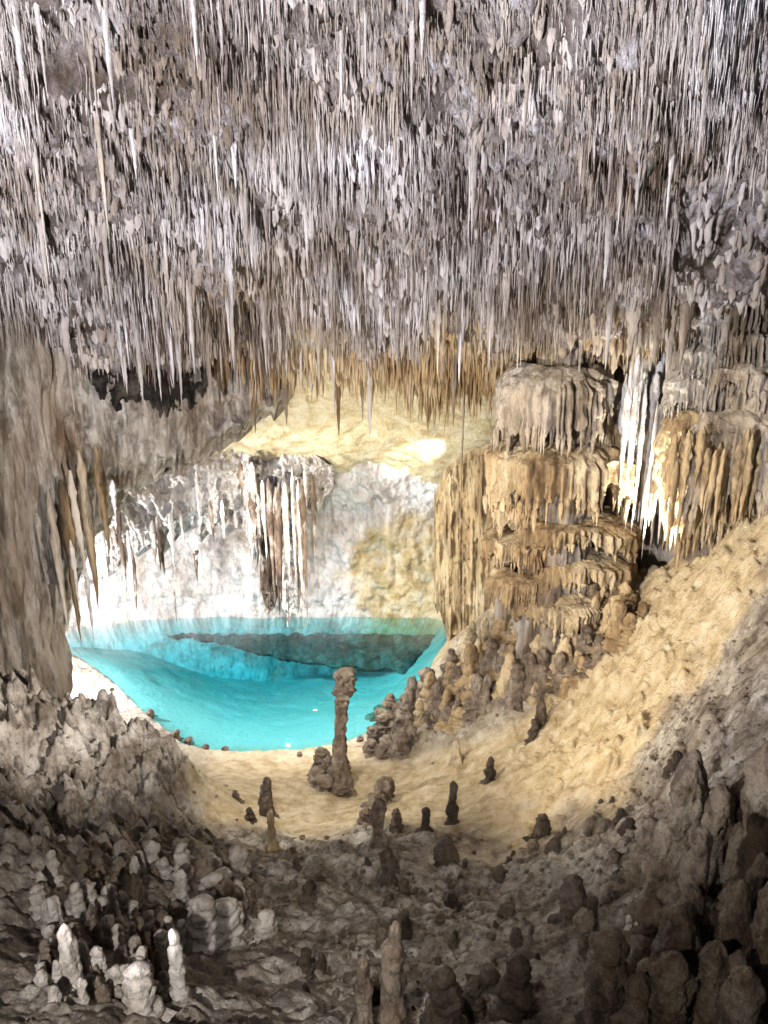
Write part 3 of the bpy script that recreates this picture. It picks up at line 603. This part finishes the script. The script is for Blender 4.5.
for (px, py, h, w, pr, lab) in [
        (267, 820, 36, 15, KD, 'dark-topped stalagmite on the sand left of the tall one'),
        (453, 822, 42, 12, KD, 'upright brown stalagmite on the sand right of middle'),
        (457, 764, 22, 11, KT, 'small tan stalagmite high on the sand slope'),
        (490, 780, 24, 11, KD, 'small dark stalagmite right of the tan one on the slope'),
        (378, 856, 50, 17, KN, 'medium stalagmite in front of the tall one'),
        (386, 886, 40, 20, KD, 'black stump touching the medium stalagmite'),
        (425, 834, 24, 12, KD, 'small dark upright stub in the middle of the sand'),
        (396, 832, 20, 12, KD, 'small dark stub left of the middle of the sand'),
        (448, 862, 20, 26, KD, 'squat dark boulder-like stub on the lower sand'),
        (384, 806, 26, 22, KN, 'stubby brown stalagmite at the foot of the tall one'),
        (365, 828, 18, 14, KN, 'low brown knob on the sand below the tall one'),
        (236, 800, 8, 8, KD, 'tiny dark pebble-like knob on the left sand'),
        (250, 822, 12, 10, KD, 'tiny dark stub beside the dark-topped stalagmite'),
        (272, 850, 40, 10, KT, 'pale slim stub below the dark-topped stalagmite'),
        (540, 728, 34, 12, KD, 'dark stalagmite at the top of the sand slope'),
        (533, 740, 20, 10, KD, 'dark stub just left of the one at the top of the sand slope'),
        (676, 762, 20, 16, KD, 'dark round-topped stub at the lower edge of the tan slope'),
        (576, 925, 40, 32, KD, 'rounded black stump left of the foreground stalagmites'),
        (392, 1030, 100, 26, KN, 'tall smooth stalagmite at the bottom middle of the photo'),
        (364, 1032, 66, 20, KN, 'shorter smooth stalagmite left of the tall bottom one'),
        (442, 1040, 66, 40, KD, 'broad dark stalagmite right of the tall bottom one'),
        (512, 1010, 64, 36, KD, 'broad black stalagmite between the bottom middle and right'),
        (470, 1010, 30, 24, KD, 'low dark stub among the bottom rubble'),
        (686, 800, 42, 9, KP, 'slim white stalagmite gleaming behind the right foreground group'),
        (182, 1016, 64, 14, KP, 'tall pale stalagmite at the foot of the dark gully'),
        (78, 1000, 62, 17, KP, 'bright white stalagmite at the lower left'),
        (147, 1030, 50, 26, KP, 'wide grey striped stalagmite at the bottom left')]:
    stag(px, py, h, w, pr, lab)
# rocky foot of the tiered column down to the shore
for i in range(150):
    t = r.random(); px = 430+200*t+(r.random()-.5)*40; top = np.interp(px, [430, 480, 540, 620, 650], [690, 640, 625, 600, 560]); bot = np.interp(px, [400, 470, 540, 600, 660], [735, 720, 710, 670, 610])
    py = top+(bot-top)*r.random(); h = 12+30*r.random()**1.5; w = 9+12*r.random()
    side = 'near the shore' if px < 480 else ('below the tiered column' if px < 570 else 'right of the tiered column')
    tn = r.random() < .55
    stag(px, py, h, w, KT if tn else KN, f"{'tan' if tn else 'grey brown'} {'tall' if h > 24 else 'stubby'} knob {side}", 'knobs at the foot of the tiered column', 'knob', cat='stalagmite')
for i in range(34):
    px = 318+95*r.random()**1.2; py = 735+62*r.random(); 
    if px < 350: py = 765+30*r.random()
    if px > 380: py = 700+60*r.random()+(400-px)*.4
    stag(px, py, 9+13*r.random(), 10+12*r.random(), KN, 'brown rounded rock heaped around the foot of the tall stalagmite' if px < 370 else 'brown rounded rock heaped on the shore right of the tall stalagmite', 'rocks heaped on the shore', 'rock', cat='rock', sink=.2)
for (px, py, h, w) in [(398, 712, 9, 13), (384, 722, 7, 10), (372, 735, 8, 11), (410, 702, 10, 14), (360, 742, 5, 8), (226, 752, 5, 8), (206, 750, 6, 9), (190, 744, 7, 10), (176, 738, 7, 9), (300, 756, 4, 6), (150, 716, 6, 9)]:
    stag(px, py, h, w, KN, 'small brown stone at the water edge on the ' + ('right' if px > 340 else ('left' if px < 230 else 'front') ) + ' shore', 'stones along the water edge', 'rock', cat='rock', sink=.3)
# lower left group of pale stumps
for i in range(105):
    px = 40+145*r.random(); py = 862+165*r.random(); h = 13+24*r.random()**1.3; w = 8+8*r.random(); pale = r.random() < .7
    stag(px, py, h, w, KP if pale else KN, f"{'pale' if pale else 'brown'} {'tall' if h > 24 else 'short'} stump in the {'upper' if py < 920 else ('middle' if py < 970 else 'lower')} part of the lower left group", 'stumps of the lower left group')
for i in range(16):
    px = 205+60*r.random(); py = 880+60*r.random()
    stag(px, py, 22+24*r.random(), 16+12*r.random(), KP if r.random() < .5 else KN, f"grey crag in the cluster right of the dark gully, {'upper' if py < 910 else 'lower'} part", 'crags right of the dark gully', 'crag', cat='rock')
# right foreground: a crowd of bulbous stalagmites
CW = variants('knob', 6, 2500, taper=.25, K=80, sides=44); CT = variants('wallk', 6, 2600, taper=.3, K=80, sides=44)
for (px, py, h, w, pr, lab) in [
        (672, 905, 160, 34, CT, 'tall brown leaning stalagmite at the back of the right foreground crowd'),
        (684, 960, 140, 30, CT, 'narrow grey brown stalagmite right below the tall leaning one'),
        (701, 910, 145, 34, CT, 'smooth brown round-topped stalagmite beside the white sliver'),
        (724, 880, 115, 26, CT, 'slimmer brown stalagmite second from the photo edge'),
        (752, 890, 170, 44, CT, 'largest knobbly stalagmite at the right photo edge'),
        (764, 850, 130, 34, CT, 'brown stalagmite cut by the right photo edge'),
        (722, 1000, 140, 34, CT, 'grey brown stalagmite below the smooth round-topped one'),
        (754, 1010, 150, 38, CT, 'thick grey brown stalagmite low on the right photo edge'),
        (672, 1010, 115, 40, CW, 'dark egg-shaped stalagmite left in the front of the crowd'),
        (702, 1040, 110, 34, CW, 'dark stalagmite between the egg-shaped one and the right edge'),
        (655, 910, 92, 30, CW, 'black stacked stalagmite left of the tall leaning one'),
        (642, 932, 34, 12, KP, 'small pale stump at the foot of the black stacked one'),
        (628, 935, 24, 9, KP, 'tiny pale stump left of the small pale one'),
        (660, 1050, 100, 38, CW, 'dark stalagmite at the bottom edge left of the crowd front'),
        (600, 1040, 110, 46, CW, 'broad dark mound-like stalagmite at the bottom right'),
        (632, 1050, 90, 34, CW, 'dark stalagmite filling the gap at the bottom right'),
        (740, 1060, 100, 40, CW, 'dark stalagmite in the bottom right corner')]:
    stag(px, py, h*.9, w*.95, pr, lab)
for i in range(26):
    v = r.random(); py = 840+210*v; lo = np.interp(py, [790, 850, 950, 1050], [672, 655, 600, 580]); px = lo+(775-lo)*r.random()
    h = 40+50*r.random(); w = 22+14*r.random()
    stag(px, py, h, w, CT if r.random() < .6 else CW, f"{'taller' if h > 65 else 'shorter'} bulbous stalagmite in the {'back' if py < 900 else ('middle' if py < 970 else 'front')} of the right foreground crowd, {'left' if px < 690 else 'right'} side", 'bulbous stalagmites of the right foreground crowd')
# scattered dark lumps on the grey slope
for i in range(110):
    px = 290+370*r.random(); py = np.interp(px, [290, 400, 500, 600, 660], [850, 880, 850, 800, 770])+170*r.random()**1.4
    if py > 1020: continue
    s = 5.5+11*r.random()**2.2*(1+(py-800)/200)
    stag(px, py, s*(.6+.8*r.random()), s, KD if r.random() < .6 else KN, f"{'large' if s > 13 else ('small' if s < 8 else 'middling')} dark rounded lump on the {'upper' if py < 880 else ('middle' if py < 950 else 'lower')} {'left' if px < 420 else ('middle' if px < 540 else 'right')} of the grey slope", 'lumps scattered on the grey slope', 'rock', cat='rock', sink=.25)
# loose gravel as one mass
N = 5000
gx_ = (rng.random(N)*2-1); yy = 3.2*(13/3.2)**rng.random(N); gx_ = gx_*.62*yy; zz = GH(gx_, yy)
s_ = yy/804*(1.0+3.4*rng.random(N)**3)
ok = (zz > WZ+.05) & (gdetail(gx_, yy, GZ(gx_, yy))[1] < .35+.65*(rng.random(len(gx_)) < .14)); gx_, yy, zz, s_ = gx_[ok], yy[ok], zz[ok], s_[ok]; N = len(s_)
oc = np.array([(1, 0, 0), (0, 1, 0), (-1, 0, 0), (0, -1, 0), (.7, .7, .6), (-.7, .7, .6), (-.7, -.7, .6), (.7, -.7, .6), (0, 0, 1)], float)
tf = np.array([(0, 1, 4), (1, 2, 5), (2, 3, 6), (3, 0, 7), (0, 4, 7), (1, 5, 4), (2, 6, 5), (3, 7, 6), (4, 5, 8), (5, 6, 8), (6, 7, 8), (7, 4, 8)])
V = oc[None]*s_[:, None, None]*(1+.5*(rng.random((N, 9, 3))-.5))+np.stack([gx_, yy, zz], -1)[:, None]
o = obj('gravel', mesh('gravel', V.reshape(-1, 3), (tf[None]+(np.arange(N)*9)[:, None, None]).reshape(-1, 3)), M['knob']); prop(o, 'small loose stones scattered over the cave floor', 'gravel', kind='stuff')
# fallen stick-like stalactite in the gully
a = on_ground(207, 838)+np.array([0, 0, .12]); b = on_ground(245, 898)+np.array([0, 0, .10])
K = 14; t = np.linspace(0, 1, K)[:, None]; an = np.linspace(0, 6.283, 8, endpoint=False)[None]
ce = a[None]+(b-a)[None]*t; ce = ce+.04*np.stack([np.sin(t[:, 0]*9), 0*t[:, 0], np.cos(t[:, 0]*7)], -1)
A = ce[:, None]+np.stack([np.cos(an)*.035*(1-.4*t), 0*an*t, np.sin(an)*.035*(1-.4*t)], -1)
o = obj('fallen_stalactite', mesh('fallen_stalactite', A, gridF(K, 8, True)), M['knob_d']); prop(o, 'thin dark fallen stalactite lying like a stick on the rubble', 'stalactite')
# ------------------------------------------------------------------ light
def spot(name, loc, to, watts, col, deg, blend=.6, rad=.15):
    L = bpy.data.lights.new(name, 'SPOT'); L.energy = watts; L.color = col; L.spot_size = math.radians(deg); L.spot_blend = blend; L.shadow_soft_size = rad
    o = bpy.data.objects.new(name, L); COL.objects.link(o); o.location = Vector([float(v) for v in loc])
    d = Vector([float(v) for v in to])-o.location; o.rotation_euler = d.to_track_quat('-Z', 'Y').to_euler(); return o
def point(name, loc, watts, col, rad=.12):
    L = bpy.data.lights.new(name, 'POINT'); L.energy = watts; L.color = col; L.shadow_soft_size = rad
    o = bpy.data.objects.new(name, L); COL.objects.link(o); o.location = Vector([float(v) for v in loc]); return o
COOL = (.95, .94, 1.0); WARM = (1.0, .80, .52); NEUT = (1.0, .93, .84)
spot('ceiling_lamp', (-3.4, 1.6, -2.6), (0.8, 10.5, .6), 7600, (.98, .965, 1.0), 104, .7, .12)
spot('lip_lamp', (-.5, 10.5, -7.0), (0.5, 14.5, -1.5), 1100, (1, .86, .66), 95, .8, .1)
point('lake_lamp', (-7.6, 16.4, -8.4), 1500, (1, .97, .95), .15)
spot('lake_flood', (-1.2, 14.2, -4.6), (-2.0, 17.6, -10.5), 2900, (1, .97, .94), 88, .9, .05)
spot('chamber_fill', (-4.6, 14.9, -5.2), (-.4, 20.7, -7.6), 2300, (1, .95, .86), 84, .8, .12)  # extra spot added to brighten the white back wall
spot('hollow_lamp', (1.75, 17.6, -4.35), (.7, 19.9, -4.8), 1100, (1, .95, .84), 30, .7, .03)
point('hollow_glow_lamp', (-.6, 17.2, -6.4), 260, (1, .91, .70), .05)
spot('curtain_lamp', P(652, 572, 12.0), P(656, 430, 13.0), 1500, (1, .94, .80), 74, .6, .04)
spot('column_lamp', (-3.4, 7.4, -.6), (3.8, 12.0, -5.0), 3000, (1.0, .87, .66), 56, .6, .08)
spot('left_wall_fill', (-.6, 7.5, -4.5), (-6.0, 12.2, -5.2), 2300, (1, .95, .88), 75, .8, .1)  # spot put in where the ceiling lamp's cone misses the left wall
spot('slope_lamp', (-1.5, 9.5, -4.2), (4.8, 10.0, -5.4), 1100, (1.0, .84, .58), 84, .8, .2)
spot('shore_lamp', (-2.0, 9.5, -4.0), (-.6, 13.0, -10), 1300, (1.0, .94, .82), 75, .9, .2)
spot('crowd_fill', (-.6, .6, -.7), (2.6, 5.0, -3.6), 260, (1, .90, .78), 50, .9, .05)  # added source near the camera, lifts the right foreground stalagmites
spot('stump_lamp', (-1.0, -.4, -.7), (-2.5, 6.6, -5.7), 1900, (1, .96, .92), 60, .8, .04)
spot('slope_fill', (-.6, 1.6, .1), (.7, 8.2, -6.9), 900, (1, .94, .86), 44, .9, .06)  # fill light added to lighten the middle of the grey slope
w = bpy.data.worlds.new('World'); SC.world = w; w.use_nodes = True; bg = w.node_tree.nodes['Background']
bg.inputs[0].default_value = (.75, .8, 1, 1); bg.inputs[1].default_value = .05
SC.render.engine = 'CYCLES'
SC.cycles.max_bounces = 6; SC.cycles.diffuse_bounces = 3; SC.cycles.transparent_max_bounces = 12
SC.view_settings.view_transform = 'Standard'; SC.view_settings.look = 'None'; SC.view_settings.exposure = 0; SC.view_settings.gamma = 1
